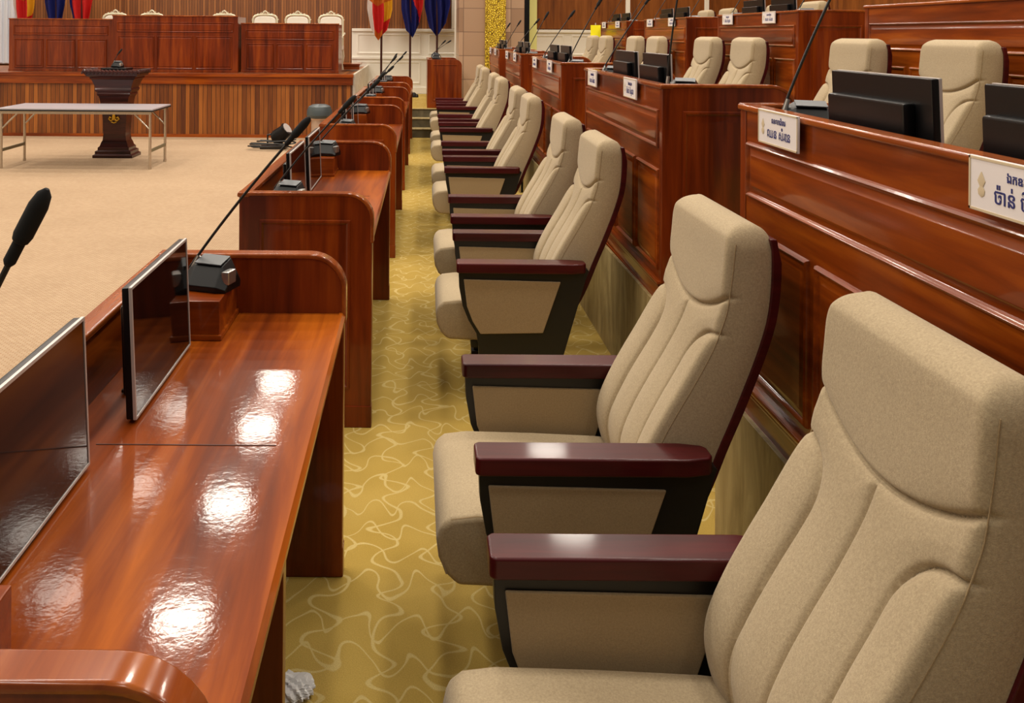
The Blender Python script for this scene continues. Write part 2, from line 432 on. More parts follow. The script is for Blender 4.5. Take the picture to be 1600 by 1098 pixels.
# walls that close the hall, ceiling
struct(MB().box(7.2, 7.4, -3, WY0, 0, CEIL).build('wall_right', BROWNW))
struct(MB().box(-10.2, -10, -3, WY0, 0, CEIL).build('wall_left', WHITE))
struct(MB().box(-10.2, 7.4, -3, WY0 + .2, CEIL, CEIL + .1).build('ceiling', newmat('ceiling_paint', .7, srgb(150, 124, 94))[0]))
# ================================================================= DESK UNIT (long axis y 0..1.78, origin at front-near floor corner of the desk)
X0, DEP, LEN, HT, TOP, TH = -0.772, 0.56, 1.80, 0.972, 0.80, 0.045
def end_poly(d=DEP, h=HT, r=0.105):
    p = [(0, 0), (d - .012, 0), (d, 0.012)]
    for i in range(9):
        a = i / 8 * PI / 2
        p.append((d - r + r * math.cos(a), h - r + r * math.sin(a)))
    p.append((0, h))
    return p
def make_desk():
    root = empty('conference_desk', (0, 0, 0))
    for y0, sgn in ((0, -1), (LEN - TH, 1)):
        m = MB().prism(end_poly(), y0, y0 + TH, 'y', 0.005)
        fy = y0 if sgn < 0 else y0 + TH
        m.panel(lambda a, b, h: (a, fy + sgn * h, b), .085, DEP - .09, .16, HT - .105, SUNK)
        m.box(-.004, DEP + .002, y0 - (.006 if sgn < 0 else -.002), y0 + TH + (.006 if sgn > 0 else -.002), 0, .09, .004)
        e = m.build('end_panel', WZ, root)
        # rounded bead over the top edge
        arc = end_poly()[3:12]
        out = [(DEP + .006, TOP - .03)] + [(DEP + .006 if i == 0 else p[0] + .007 * math.cos(i / 8 * PI / 2), p[1] + .007 * math.sin(i / 8 * PI / 2)) for i, p in enumerate(arc)] + [(-.006, HT + .007)]
        inn = [(-.006, HT - .008)] + [(p[0] - .008 * math.cos(i / 8 * PI / 2), p[1] - .008 * math.sin(i / 8 * PI / 2)) for i, p in reversed(list(enumerate(arc)))] + [(DEP - .008, TOP - .03)]
        c = MB().prism(out + inn, y0 - .004, y0 + TH + .004, 'y', .0055, 3)
        c.build('edge_bead', TRIMW, e)
    m = MB().box(.004, .034, TH - .004, LEN - TH + .004, 0.0, HT - .012)
    m.box(-.006, .036, .0, LEN, 0, .055, .004)
    m.box(-.016, .03, .0, LEN, .135, .152, .006).box(-.010, .03, 0, LEN, .120, .135, .004).box(-.002, .03, 0, LEN, .05, .122)
    f = lambda a, b, h: (.004 - h, a, b)
    m.panel(f, .06, LEN - .06, .702, .868, [(i, h * 1.3) for i, h in RAISED])
    for i in range(4):
        u = .05 + i * .425
        m.panel(f, u, u + .385, .185, .615, [(i_, h * 1.3) for i_, h in RAISED])
    m.build('front_panel', WY, root)
    m = MB().box(-.008, .046, -.004, LEN + .004, HT - .014, HT + .004, .006, 3)
    m.build('top_rail', TRIMW, root)
    m = MB().box(.034, DEP - .012, TH - .002, LEN - TH + .002, TOP - .035, TOP, .002)
    m.prism([(DEP - .014, TOP - .032), (DEP - .002, TOP - .032), (DEP + .004, TOP - .02), (DEP + .004, TOP - .008), (DEP - .004, TOP + .003), (DEP - .014, TOP + .003)], TH, LEN - TH, 'y')
    d = m.build('desktop', WTOP, root)
    MB().box(.12, DEP - .07, LEN / 2 - .0015, LEN / 2 + .0015, TOP - .001, TOP + .0012).build('seam', newmat('seam_dark', .5, srgb(60, 18, 6))[0] if 'seam_dark' not in bpy.data.materials else bpy.data.materials['seam_dark'], d)
    MB().box(DEP * .48, DEP - .05, LEN / 2 - .02, LEN / 2 + .02, 0, TOP - .036, .003).build('centre_support', WZ, root)
    for y0, y1 in ((TH, .27), (LEN - .285, LEN - TH)):
        m = MB().box(.035, .236, y0, y1, TOP, .908, .003).box(.035, .243, y0 - (.0 if y0 < .1 else .006), y1 + (.006 if y0 < .1 else 0), TOP, .816, .004)
        m.build('raised_box', WX, root)
    return root
# ================================================================= CHAIR
CX = 0.45
def interp(pts, z):
    if z <= pts[0][0]: return pts[0][1]
    for i in range(len(pts) - 1):
        if z <= pts[i + 1][0]:
            # catmull-rom
            p0 = pts[max(i - 1, 0)]; p1 = pts[i]; p2 = pts[i + 1]; p3 = pts[min(i + 2, len(pts) - 1)]
            t = (z - p1[0]) / (p2[0] - p1[0]); h = p2[0] - p1[0]
            m1 = (p2[1] - p0[1]) / max(p2[0] - p0[0], 1e-6) * h; m2 = (p3[1] - p1[1]) / max(p3[0] - p1[0], 1e-6) * h
            return (2 * t**3 - 3 * t**2 + 1) * p1[1] + (t**3 - 2 * t**2 + t) * m1 + (-2 * t**3 + 3 * t**2) * p2[1] + (t**3 - t**2) * m2
    return pts[-1][1]
FR = [(.40, .60), (.46, .582), (.51, .576), (.56, .585), (.63, .615), (.70, .653), (.78, .700), (.86, .742), (.92, .765), (.96, .777), (1.05, .790), (1.12, .797), (1.146, .803), (1.162, .815), (1.172, .835)]
BK = [(.40, .67), (.46, .705), (.54, .741), (.61, .768), (.69, .802), (.77, .834), (.85, .864), (.93, .888), (1.0, .898), (1.08, .901), (1.12, .899), (1.146, .892), (1.162, .88), (1.172, .86)]
W2 = 0.242
def make_back():
    bol = []
    for i in range(25):
        a = i / 24 * PI / 2
        bol.append((W2 - .112 * math.sin(a) ** 0.9, .800 + .096 * math.cos(a) ** 1.0))
    for i in range(1, 30): bol.append((W2 - .112 + .018 * (i / 29) ** 1.5, .800 - .40 * i / 29))
    def seg(px, py, poly):
        best = 9
        for i in range(len(poly) - 1):
            ax, ay = poly[i]; bx, by = poly[i + 1]; dx, dy = bx - ax, by - ay
            l = dx * dx + dy * dy; t = max(0, min(1, ((px - ax) * dx + (py - ay) * dy) / l)) if l else 0
            d = math.hypot(px - ax - t * dx, py - ay - t * dy)
            if d < best: best = d
        return best
    def disp(u, z):
        au = abs(u)
        hz = .922 + .068 * (au / W2) ** 2
        dh = abs(z - hz) * .93
        d = 0.013 * math.exp(-(dh / .0055) ** 2)
        if z > hz: d -= .011 * (1 - math.exp(-(dh / .02))) * min(1, (1.172 - z) / .03)
        else:
            dc = au
            d += .0075 * math.exp(-(dc / .0045) ** 2) * min(1, (hz - z) / .02)
            db = seg(au, z, bol)
            d += .011 * math.exp(-(db / .005) ** 2)
            pill = 1 - math.exp(-(min(db, dc, dh) / .028))
            d -= .010 * pill
            # bolster wings stand forward
            inner = W2 - .112 if z < .80 else (W2 - .112 * math.sin(math.acos(max(0, min(1, (z - .80) / .096)))) if z < .896 else 9)
            if au > inner: d -= .010 * (1 - math.exp(-db / .02))
        return d
    NU, NZ = 110, 190
    bm = bmesh.new(); rows = []
    R = .018
    for j in range(NZ + 1):
        t = j / NZ
        z = .40 + (1.172 - .40) * (t if t < .9 else .9 + .1 * (1 - (1 - (t - .9) / .1) ** 1.6))
        xf, xb = interp(FR, z), interp(BK, z)
        # corner rounding at the top in plan
        hw = W2
        if z > 1.10: hw = W2 - .045 * (1 - math.sqrt(max(0, 1 - ((z - 1.10) / .072) ** 2)))
        hw -= .004 * (z - .4)
        ring = []
        for i in range(NU + 1):
            s_ = -1 + 2 * i / NU
            u = hw * s_
            edge = hw - abs(u)
            x = xf + disp(u * W2 / hw, z)
            if edge < R: x += R * (1 - math.sqrt(max(0, 1 - (1 - edge / R) ** 2))) * .9
            ring.append(bm.verts.new((x, u, z)))
        for q in (.15, .35, .6, .82, .95): 
            bul = .006 * math.sin(PI * q)
            ring.append(bm.verts.new((xf + R + (xb - xf - R) * q, hw + bul, z)))
        for i in range(9):
            ring.append(bm.verts.new((xb, hw * (1 - 2 * i / 8), z)))
        for q in (.95, .82, .6, .35, .15):
            bul = .006 * math.sin(PI * q)
            ring.append(bm.verts.new((xf + R + (xb - xf - R) * q, -hw - bul, z)))
        rows.append(ring)
    n = len(rows[0])
    for j in range(NZ):
        for i in range(n):
            bm.faces.new((rows[j][i], rows[j][(i + 1) % n], rows[j + 1][(i + 1) % n], rows[j + 1][i]))
    bm.faces.new(rows[0][::-1])
    # top: close with strip between front and back lines
    top = rows[-1]
    bm.faces.new(top)
    bmesh.ops.recalc_face_normals(bm, faces=bm.faces[:])
    return bm
def make_chair():
    root = empty('auditorium_chair', (0, 0, 0))
    T = Matrix.Translation((-CX, 0, 0))
    def fin(m, name, mat, par, smooth=35):
        for v in m.bm.verts: v.co.x -= CX
        return m.build(name, mat, par, smooth)
    m = MB(); m.bm.free(); m.bm = make_back()
    b = fin(m, 'backrest', FAB, root, 60)
    # stitched welt down both front edges and over the top of the headrest
    for s_ in (-1, 1):
        wl = MB()
        pts = []
        for i in range(40):
            z = .46 + (1.125 - .46) * i / 39
            pts.append((interp(FR, z) + .010, s_ * (W2 - .0045 - .004 * (z - .4) + .0052), z))
        wl.tube(pts, .0013, 6)
        fin(wl, 'piping', FAB2, b)
    # shell
    poly = []
    zs = [.42 + (1.14 - .42) * i / 24 for i in range(25)]
    for z in zs: poly.append((interp(BK, z) - .004, z))
    for z in reversed(zs): poly.append((interp(BK, z) + (.020 if z < 1.1 else .014), z))
    m = MB().prism(poly, -W2 - .006, W2 + .006, 'y', .004)
    fin(m, 'back_shell', MAHOG, root)
    # seat
    prof = [(.115, .262), (.085, .29), (.066, .33), (.060, .375), (.068, .412), (.095, .432), (.16, .440), (.35, .436), (.55, .428), (.63, .42), (.63, .30), (.50, .262), (.3, .255)]
    b2 = MB().prism(prof, -.243, .243, 'y', .016, 4)
    se = fin(b2, 'seat', FAB, root, 50)
    for s_ in (-1, 1):
        pp = MB()
        pp.tube([(.0865, s_ * .2415, .295), (.071, s_ * .238, .335), (.066, s_ * .236, .375), (.074, s_ * .236, .406), (.098, s_ * .236, .427), (.16, s_ * .236, .4345), (.35, s_ * .236, .430), (.5, s_ * .236, .424)], .0028, 6)
        fin(pp, 'piping', FAB2, se)
    fin(MB().box(.22, .60, -.24, .24, .225, .262, .006), 'seat_frame', BLK, root)
    for s_ in (-1, 1):
        c = s_ * .30
        prof = [(.160, .588), (.163, .52), (.178, .44), (.205, .375), (.240, .318), (.250, .26), (.262, .03), (.575, .03), (.622, .203), (.722, .555), (.738, .60), (.715, .615), (.66, .60), (.60, .588)]
        fr_ = MB().prism(prof, c - .022, c + .022, 'y', .003)
        fr_.box(.25, .60, c - .035, c + .035, 0, .03, .004)
        sf = fin(fr_, 'side_frame', BLK, root)
        ins = [(.182, .560), (.612, .552), (.535, .325), (.258, .318), (.222, .375), (.197, .44)]
        pm = MB().prism(ins, c - .031, c - .020, 'y', .004)
        pm.prism(ins, c + .020, c + .031, 'y', .004)
        fin(pm, 'side_cushion', FAB2, sf)
        ar = MB().prism([(.150, -.036), (.160, -.046), (.66, -.046), (.715, -.034), (.725, -.02), (.725, .02), (.715, .034), (.66, .046), (.160, .046), (.150, .036)], .590, .634, 'z', .006, 3)
        for v in ar.bm.verts: v.co.y += c
        fin(ar, 'armrest', MAHOG, root)
    return root
# ================================================================= MONITOR (screen faces +x, centre at origin)
def make_monitor():
    root = empty('desk_monitor', (0, 0, 0))
    Rt = Matrix.Rotation(math.radians(-2.5), 4, 'Y')
    def t(m):
        for v in m.bm.verts: v.co = Rt @ v.co
        return m
    wd, z0, z1 = .23, .006, .292
    cs = MB().box(-.022, -.004, -wd, wd, z0, z1, .004)
    cs.box(-.050, -.020, -.165, .20, .03, .235, .008)
    t(cs).build('casing', BLKP, root)
    bz = MB()
    bz.box(-.006, .001, -wd, wd, z1 - .006, z1 + .001, .001).box(-.006, .001, -wd - .001, -wd + .005, z0, z1, .001).box(-.006, .001, wd - .005, wd + .001, z0, z1, .001).box(-.006, .001, -wd, wd, z0 - .001, z0 + .005, .001)
    t(bz).build('bezel', SILP, root)
    t(MB().box(-.005, -.001, -wd + .005, wd - .005, z0 + .005, z1 - .006)).build('screen', SCR, root)
    s_ = MB().box(-.07, -.052, -.03, .03, .0, .12, .004)
    s_.box(-.085, .0, -.075, .075, 0.0, .008, .003)
    s_.build('stand', BLKP, root)
    return root
# ================================================================= MICROPHONE
def make_mic(loc, tip, name='desk_microphone', head_r=.0125, rz=-.3):
    """loc = base centre on its box; tip = end of the head, in world"""
    root = empty(name, loc, 0)
    base = MB()
    # faceted console body, long axis x
    sec = [(-.055, 0), (.055, 0), (.062, .018), (.02, .070), (-.035, .085), (-.058, .04)]
    b2 = bmesh.new(); rings = []
    for x, k in ((-.075, .8), (-.05, 1.0), (.045, .98), (.075, .45)):
        rings.append([b2.verts.new((x * .9, -p * (.95 if k > .5 else .75), q * k)) for p, q in sec])
    n = len(sec)
    for i in range(3):
        for k in range(n): b2.faces.new((rings[i][k], rings[i][(k + 1) % n], rings[i + 1][(k + 1) % n], rings[i + 1][k]))
    b2.faces.new(rings[0][::-1]); b2.faces.new(rings[-1])
    bmesh.ops.recalc_face_normals(b2, faces=b2.faces[:])
    bmesh.ops.bevel(b2, geom=b2.edges[:], offset=.003, segments=2, profile=.5, affect='EDGES')
    base.add(b2)
    bo = base.build('base', BLKP, root)
    tp = MB()
    b2 = bmesh.new()
    q = [b2.verts.new(p) for p in ((-.045, -.026, .0735), (.040, -.026, .072), (.040, .030, .0845), (-.045, .030, .0858))]
    fc = b2.faces.new(q); r_ = bmesh.ops.extrude_face_region(b2, geom=[fc])
    for v in r_['geom']:
        if isinstance(v, bmesh.types.BMVert): v.co.z += .003
    bmesh.ops.recalc_face_normals(b2, faces=b2.faces[:])
    tp.add(b2); tp.build('top_plate', GRYP, bo)
    bo.rotation_euler.z = rz; bo.location = (.02, 0, 0)
    MB().box(.046, .070, -.034, .012, .020, .058, .004).build('speaker_window', SIL, bo)
    s0 = Vector((-.055, .03, .05)); s3 = Vector(tip) - Vector(loc)
    MB().tube([s0 - Vector((0, 0, .02)), s0 + (s3 - s0).normalized() * .045], .010, 10, .0065).build('neck_socket', SIL, root)
    L_ = (s3 - s0).length
    s1 = s0 + (s3 - s0) * .4 + Vector((-.012, 0, .012)); 
    pts = []
    for i in range(17):
        t_ = i / 16
        pts.append((1 - t_) ** 2 * s0 + 2 * t_ * (1 - t_) * s1 + t_ ** 2 * s3)
    d = (pts[-1] - pts[-2]).normalized()
    end = s3 - d * .075
    pts = [p for p in pts if (p - s3).length > .08] + [end]
    MB().tube(pts, .0042, 8).build('gooseneck', BLK, root)
    hp = [end - d * .035, end - d * .03, end - d * .002, end, end + d * .008, end + d * .05, end + d * .066, end + d * .074]
    MB().tube(hp, [.005, .008, .008, .0105, head_r, head_r, head_r * .75, head_r * .25], 16).build('microphone_head', FOAM, root)
    return root
# ================================================================= NAME PLATE (front faces -x, hangs on the desk's front; centre origin)
def txt(body, size, mat, parent, y, z, x=-.0045, name='lettering'):
    c = bpy.data.curves.new(name, 'FONT'); c.body = body; c.size = size; c.align_x = 'CENTER'; c.extrude = .0004
    c.offset = .0004
    c.materials.append(mat)
    tmp = bpy.data.objects.new('tmp', c); COL.objects.link(tmp); bpy.context.view_layer.update()
    me = bpy.data.meshes.new_from_object(tmp.evaluated_get(bpy.context.evaluated_depsgraph_get()))
    bpy.data.objects.remove(tmp)
    o = bpy.data.objects.new(name, me); COL.objects.link(o); o.parent = parent
    o.matrix_local = Matrix(((0, 0, -1, x), (-1, 0, 0, y), (0, 1, 0, z), (0, 0, 0, 1)))
    return o
def make_plate(l1, l2):
    root = empty('name_plate', (0, 0, 0))
    MB().box(-.004, .002, -.13, .13, -.048, .048, .001).build('card', PLATE, root)
    m = MB()
    for z in (-.0465, .0425): m.box(-.0052, -.003, -.129, .129, z, z + .004)
    for y in (-.129, .125): m.box(-.0052, -.003, y, y + .004, -.0465, .0465)
    m.build('border', GOLDP, root)
    e = MB().tube([(-.0045, .095, z) for z in (.022, .016, .006, -.002, -.004, -.010, -.018, -.022)], [.001, .005, .011, .006, .005, .010, .008, .001], 12)
    for v in e.bm.verts: v.co.x = -.0045 + (v.co.x + .0045) * .12
    e.build('emblem', GOLDP, root)
    txt(l1, .021, INK, root, -.01, .014); txt(l2, .036, INK, root, -.01, -.026)
    return root
# ================================================================= PUT THE ROWS TOGETHER
ORD = ['nearest', 'second', 'third', 'fourth', 'farthest']
ROWN = {1: 'floor-level row beside the aisle', 2: 'raised row behind the beige chairs', 3: 'highest raised row'}
def sk(o, k): o.rotation_euler.z = rot(k)
desk0 = make_desk(); chair0 = make_chair(); mon0 = make_monitor()
def ordn(row, k): return {1: 'nearest', 2: 'second', 3: 'third', 4: 'farthest'}[k] if row == 3 else ORD[k]
used = {'d': False, 'c': False, 'm': False}
def inst(key, proto):
    if not used[key]:
        used[key] = True; return proto
    return copy_tree(proto)
DESKL = {
 1: ['glossy desk in the foreground left with two dark monitors on it', 'reddish wooden desk just beyond the foreground desk, rounded corner panel facing us',
     'third desk of the low left row, counted from the camera', 'fourth desk of the low left row, counted from the camera', 'farthest desk of the low left row, close to the steps'],
 2: ['large panelled desk at the right edge carrying the big readable name plates', 'panelled raised desk with two small monitors, second from the camera in its row',
     'third raised desk along the right side of the aisle, counted from the camera', 'fourth raised desk along the right side of the aisle, counted from the camera', 'farthest raised desk along the aisle, before the gold column strip'],
 3: ['', 'panelled desk of the upper tier at the top right corner', 'upper tier desk behind the two chairs with full headrests showing', 'upper tier panelled desk, second from the far end, small monitors on top', 'farthest upper tier desk, beside the bright yellow sheet']}
def row_desk(row, k):
    o = inst('d', desk0); o.location = place(row, k, X0, .91); sk(o, k)
    tag(o, DESKL[row][k], 'desk', 'conference desks'); return o
def row_chair(row, k, j):
    y = 1.45 + j
    o = inst('c', chair0); o.location = place(row, k, CX, y); sk(o, k)
    n = 2 * k + j if row == 1 else 2 * (k - 1) + j
    nm = ['nearest', 'second', 'third', 'fourth', 'fifth', 'sixth', 'seventh', 'eighth', 'ninth', 'farthest']
    if row == 1: lab = f'beige padded chair with red-brown arms on the aisle floor, {nm[n]}' + (' to the camera' if n in (0,) else ' from the camera')
    elif row == 2: lab = f'beige high-backed chair on the raised tier behind a panelled desk, {nm[n] if n < 7 else "farthest"} from the camera there'
    else: lab = f'beige chair top at upper tier, {["", "", "", "behind the third desk there", "behind the farthest desk there"][k]}, {"nearer" if j == 0 else "farther"} of two'
    tag(o, lab, 'chair', 'auditorium chairs'); return o
def row_mon(row, k, j):
    y = (1.50, 2.135)[j] - (.02 if (row, k, j) == (1, 0, 0) else 0)
    o = inst('m', mon0); o.location = place(row, k, (-.628 if (k, j) == (0, 0) else -.60) if row == 1 else -.585, y, TOP + .003); sk(o, k)
    if row == 2:
        lab = f'black monitor seen from behind on the {ORD[k]} right-hand raised desk, {"nearer" if j == 0 else "farther"} one'
    elif row == 1: lab = f'thin dark monitor on the {ORD[k]} low left desk, {"nearer" if j == 0 else "farther"} one'
    else: lab = f'monitor on the {ordn(row, k)} upper tier desk, {"nearer" if j == 0 else "farther"} one'
    tag(o, lab, 'monitor', 'desk monitors'); return o
TIPS = {(1, 0, 0): (-.455, 1.455), (1, 0, 1): (-.305, 1.405), (1, 1, 0): (-.30, 1.375), (1, 1, 1): (-.27, 1.37), (1, 2, 0): (-.30, 1.355), (1, 2, 1): (-.29, 1.35),
        (1, 3, 0): (-.31, 1.41), (1, 3, 1): (-.28, 1.37), (1, 4, 0): (-.40, 1.37), (1, 4, 1): (-.30, 1.37),
        (2, 0, 1): (-.44, 1.49), (2, 1, 0): (-.60, 1.50), (2, 1, 1): (-.34, 1.46), (2, 2, 0): (-.40, 1.47), (2, 2, 1): (-.36, 1.41), (2, 3, 0): (-.42, 1.43), (2, 3, 1): (-.33, 1.38), (2, 4, 0): (-.42, 1.38), (2, 4, 1): (-.43, 1.36)}
def row_mic(row, k, j):
    y = (1.09, 2.555)[j]
    loc = place(row, k, -.605 - (.03 if (row, k, j) == (1, 0, 0) else 0), y, .908)
    tx, tz = TIPS.get((row, k, j), (-.38, 1.42))
    tip = place(row, k, tx, y, tz)
    o = make_mic(loc, tip)
    pos = 'near end' if j == 0 else 'far end'
    side = {1: 'low left desk', 2: 'right-hand raised desk', 3: 'upper tier desk'}[row]
    tag(o, f'black gooseneck microphone at the {pos} of the {ordn(row, k)} {side}', 'microphone', 'gooseneck microphones'); return o
for k in range(5):
    row_desk(1, k); row_desk(2, k)
    for j in (0, 1):
        row_chair(1, k, j); row_mon(1, k, j); row_mic(1, k, j); row_mon(2, k, j)
        if (k, j) != (0, 0): row_mic(2, k, j)
        if k: row_chair(2, k, j)
for k in range(1, 5):
    row_desk(3, k)
    if k >= 2:
        for j in (0, 1):
            row_mon(3, k, j); row_mic(3, k, j)
            if k >= 3: row_chair(3, k, j)
PL = [('ឯកឧត្ដម', 'ច៉ាន់ ចិន្ដា'), ('លោកជំទាវ', 'ឈន សំរេន')]
for row in (2, 3):
    for k in range(5):
        if row == 3 and k < 2: continue
        for j in (0, 1):
            p = make_plate(*PL[j if row == 2 else 1 - j])
            y = (1.43, 2.39)[j]
            p.location = place(row, k, X0 - .014, y, .930); sk(p, k)
            side = 'right-hand raised desk' if row == 2 else 'upper tier desk'
            tag(p, f'white name card with navy script on the {ordn(row, k)} {side}, {"nearer" if j == 0 else "farther"} one', 'name plate', 'name plates')
# bright yellow sheet
ys = empty('yellow_sheet', (2.78, 13.62, 1.57))
tag(ys, 'bright yellow paper sheet standing at the far corner of the farthest upper tier desk', 'sign')
MB().box(-.078, .078, -.003, .003, 0, .225, .001).build('sheet', YEL, ys)
MB().tube([(0, .008, -.705), (0, .008, .26)], .008, 8).build('stand_rod', SILP, ys)
# ================================================================= STAGE FURNITURE
def stage_desk(x0, x1, y0, ztop, label):
    r = empty('stage_desk', ((x0 + x1) / 2, y0, 1.0)); h = ztop - 1.0; hw = (x1 - x0) / 2
    m = MB().box(-hw, hw, 0, .035, 0, h - .01)
    f = lambda a, b, q: (a, -q, b)
    m.panel(f, -hw + .07, hw - .07, h - .26, h - .10, [(i, q * 1.6) for i, q in RAISED])
    pw = (2 * hw - .14) / 3
    for i in range(3): m.panel(f, -hw + .07 + i * pw + .02, -hw + .07 + (i + 1) * pw - .02, .06, h - .32, [(i_, q * 1.6) for i_, q in RAISED])
    m.box(-hw - .005, hw + .005, -.012, .03, 0, .04, .003)
    m.build('front_panel', WZ, r)
    for s_ in (-1, 1): MB().box(s_ * hw - .03 if s_ > 0 else -hw, hw if s_ > 0 else -hw + .03, .035, .65, 0, h - .01, .003).build('end_panel', WZ, r)
    MB().box(-hw - .008, hw + .008, -.014, .05, h - .012, h + .008, .006).build('top_rail', TRIMW, r)
    MB().box(-hw + .03, hw - .03, .035, .6, h - .2, h - .17, .002).build('desktop', WTOP, r)
    return tag(r, label, 'desk', 'stage desks')
stage_desk(-6.52, -4.86, 14.1, 1.84, 'left of the three panelled desks on the far stage')
stage_desk(-4.82, -2.83, 13.98, 1.90, 'tall middle panelled desk on the far stage')
stage_desk(-2.80, -1.24, 14.1, 1.79, 'right of the three panelled desks on the far stage')
# ornate chairs behind
def make_throne():
    r = empty('ornate_armchair', (0, 0, 0))
    # backrest pad: arched outline
    def arch(w_, h0, h1, n=14, ear=.0):
        p = [(-w_, h0), (w_, h0)]
        for i in range(n + 1):
            a = PI * i / n
            p.append((w_ * math.copysign(abs(math.cos(a)) ** .55, math.cos(a)), h1 - .11 + .11 * math.sin(a) ** .7))
        return p
    b = MB().prism(arch(.22, .48, .99), .20, .26, 'y', .012, 3).build('backrest', CREAM, r)
    fm = MB()
    pts = [(x, .23, z) for x, z in arch(.245, .46, 1.02)[1:]] + [(-.245, .23, .46)]
    fm.tube(pts, .020, 8)
    for i in range(11):
        a = PI * (i + .5) / 11
        fm.tube([(.25 * math.cos(a), .23, .895 + .13 * math.sin(a)), (.275 * math.cos(a), .228, .905 + .15 * math.sin(a) + .012), (.268 * math.cos(a + .12), .222, .90 + .152 * math.sin(a + .12))], .012, 6, .006)
    fm.tube([(-.06, .23, 1.03), (-.03, .225, 1.075), (0, .22, 1.09), (.03, .225, 1.075), (.06, .23, 1.03)], .013, 8)
    fm.build('carved_frame', newmat('gilded_cream', .35, srgb(216, 206, 178), Metallic=.25)[0] if 'gilded_cream' not in bpy.data.materials else bpy.data.materials['gilded_cream'], r)
    GC = bpy.data.materials['gilded_cream']
    MB().box(-.27, .27, -.27, .22, .36, .47, .03, 3).build('seat', CREAM, r)
    for sx in (-1, 1):
        MB().tube([(sx * .28, .22, .68), (sx * .30, 0, .67), (sx * .29, -.2, .66), (sx * .28, -.24, .60), (sx * .27, -.2, .45)], .020, 8).build('armrest', GC, r)
        for sy in (-.23, .2): MB().tube([(sx * .24, sy, .37), (sx * .26, sy * 1.05, .25), (sx * .235, sy, .1), (sx * .25, sy * 1.08, 0)], [.03, .027, .018, .022], 8).build('leg', GC, r)
    return r
th = make_throne()
spots = [(180, .08, 'behind the left stage desk'), (237, .03, 'peeking over the left end of the middle stage desk'), (350, .03, 'peeking over the right end of the middle stage desk'),
         (414, 0.02, 'behind the right stage desk, leftmost of three'), (465, 0.01, 'behind the right stage desk, middle of three'), (517, -.02, 'behind the right stage desk, rightmost of three')]
for i, (px, dz, t_) in enumerate(spots):
    o = th if i == 0 else copy_tree(th)
    o.location = ((px - 650) * 15.5 / 1375, 15.3, 1.0 - .0); o.scale = (.86, .9, .94)
    tag(o, f'white carved armchair with gilded crest {t_}', 'chair', 'ornate stage armchairs')
# the chairs face the hall: front towards -y already
# low side desk at the stage's right end
r = empty('side_desk', (-1.02, 15.6, 1.0)); tag(r, 'small wooden desk end at the right edge of the stage, beyond the panelled desks', 'desk')
MB().box(-.28, .02, 0, .04, 0, .07, .003).box(-.32, .03, -.03, .6, .07, .10, .004).build('desktop', WX, r)
# lectern
def lectern():
    r = empty('carved_lectern', (-3.93, 11.6, .002)); r.scale = (.83, .83, 1); tag(r, 'dark carved wooden lectern with gold emblem behind the folding table', 'lectern')
    b = MB().lathe([(.31, 0), (.31, .035), (.28, .05), (.28, .085), (.245, .10), (.245, .13), (.22, .15), (.20, .20), (.185, .22)], sq=True)
    b.build('base', DARKW, r)
    MB().lathe([(.185, .22), (.175, .30), (.19, .58), (.23, .78), (.26, .86)], sq=True).build('body', DARKW, r)
    c = MB().lathe([(.23, .80), (.25, .805), (.26, .83), (.25, .85), (.275, .86), (.29, .89), (.275, .91), (.33, 1.02), (.35, 1.03), (.35, 1.05), (.40, 1.07), (.42, 1.12), (.41, 1.14)], sq=True)
    c.build('crown', DARKW, r)
    cv = MB()
    for i in range(15):
        x = -.42 + .84 * i / 14
        cv.tube([(x - .035, -.30, 1.10), (x - .01, -.32, 1.135), (x + .025, -.315, 1.12), (x + .015, -.305, 1.085)], [.014, .02, .016, .006], 8)
    for i in range(9):
        for sx in (-1, 1):
            y = -.28 + .56 * i / 8
            cv.tube([(sx * .41, y - .03, 1.10), (sx * .43, y, 1.14), (sx * .42, y + .03, 1.10)], [.012, .02, .01], 8)
    cv.build('carving', DARKW, r)
    MB().box(-.2, .2, -.2, .15, 1.14, 1.17, .01).build('reading_top', BLKP, r)
    e = MB()
    e.tube([(0, -.150, .70), (0, -.150, .62), (0, -.150, .56), (0, -.150, .50)], [.012, .03, .022, .03], 10)
    for sx in (-1, 1):
        e.tube([(0, -.150, .50), (sx * .05, -.150, .48), (sx * .08, -.150, .505), (sx * .065, -.150, .53), (sx * .045, -.150, .515)], .011, 6)
        e.tube([(0, -.150, .56), (sx * .035, -.150, .58), (sx * .05, -.150, .62), (sx * .025, -.150, .64)], .009, 6)
    e.tube([(-.04, -.150, .465), (0, -.150, .452), (.04, -.150, .465)], .008, 6)
    for v in e.bm.verts: v.co.y -= (v.co.z - .3) * .06 - .002
    e.build('gold_emblem', GOLD, r)
    return r
lectern()
t_ = make_mic((-3.93, 11.55, 1.175), (-3.87, 11.60, 1.42)); tag(t_, 'small black microphone on top of the dark carved lectern', 'microphone')
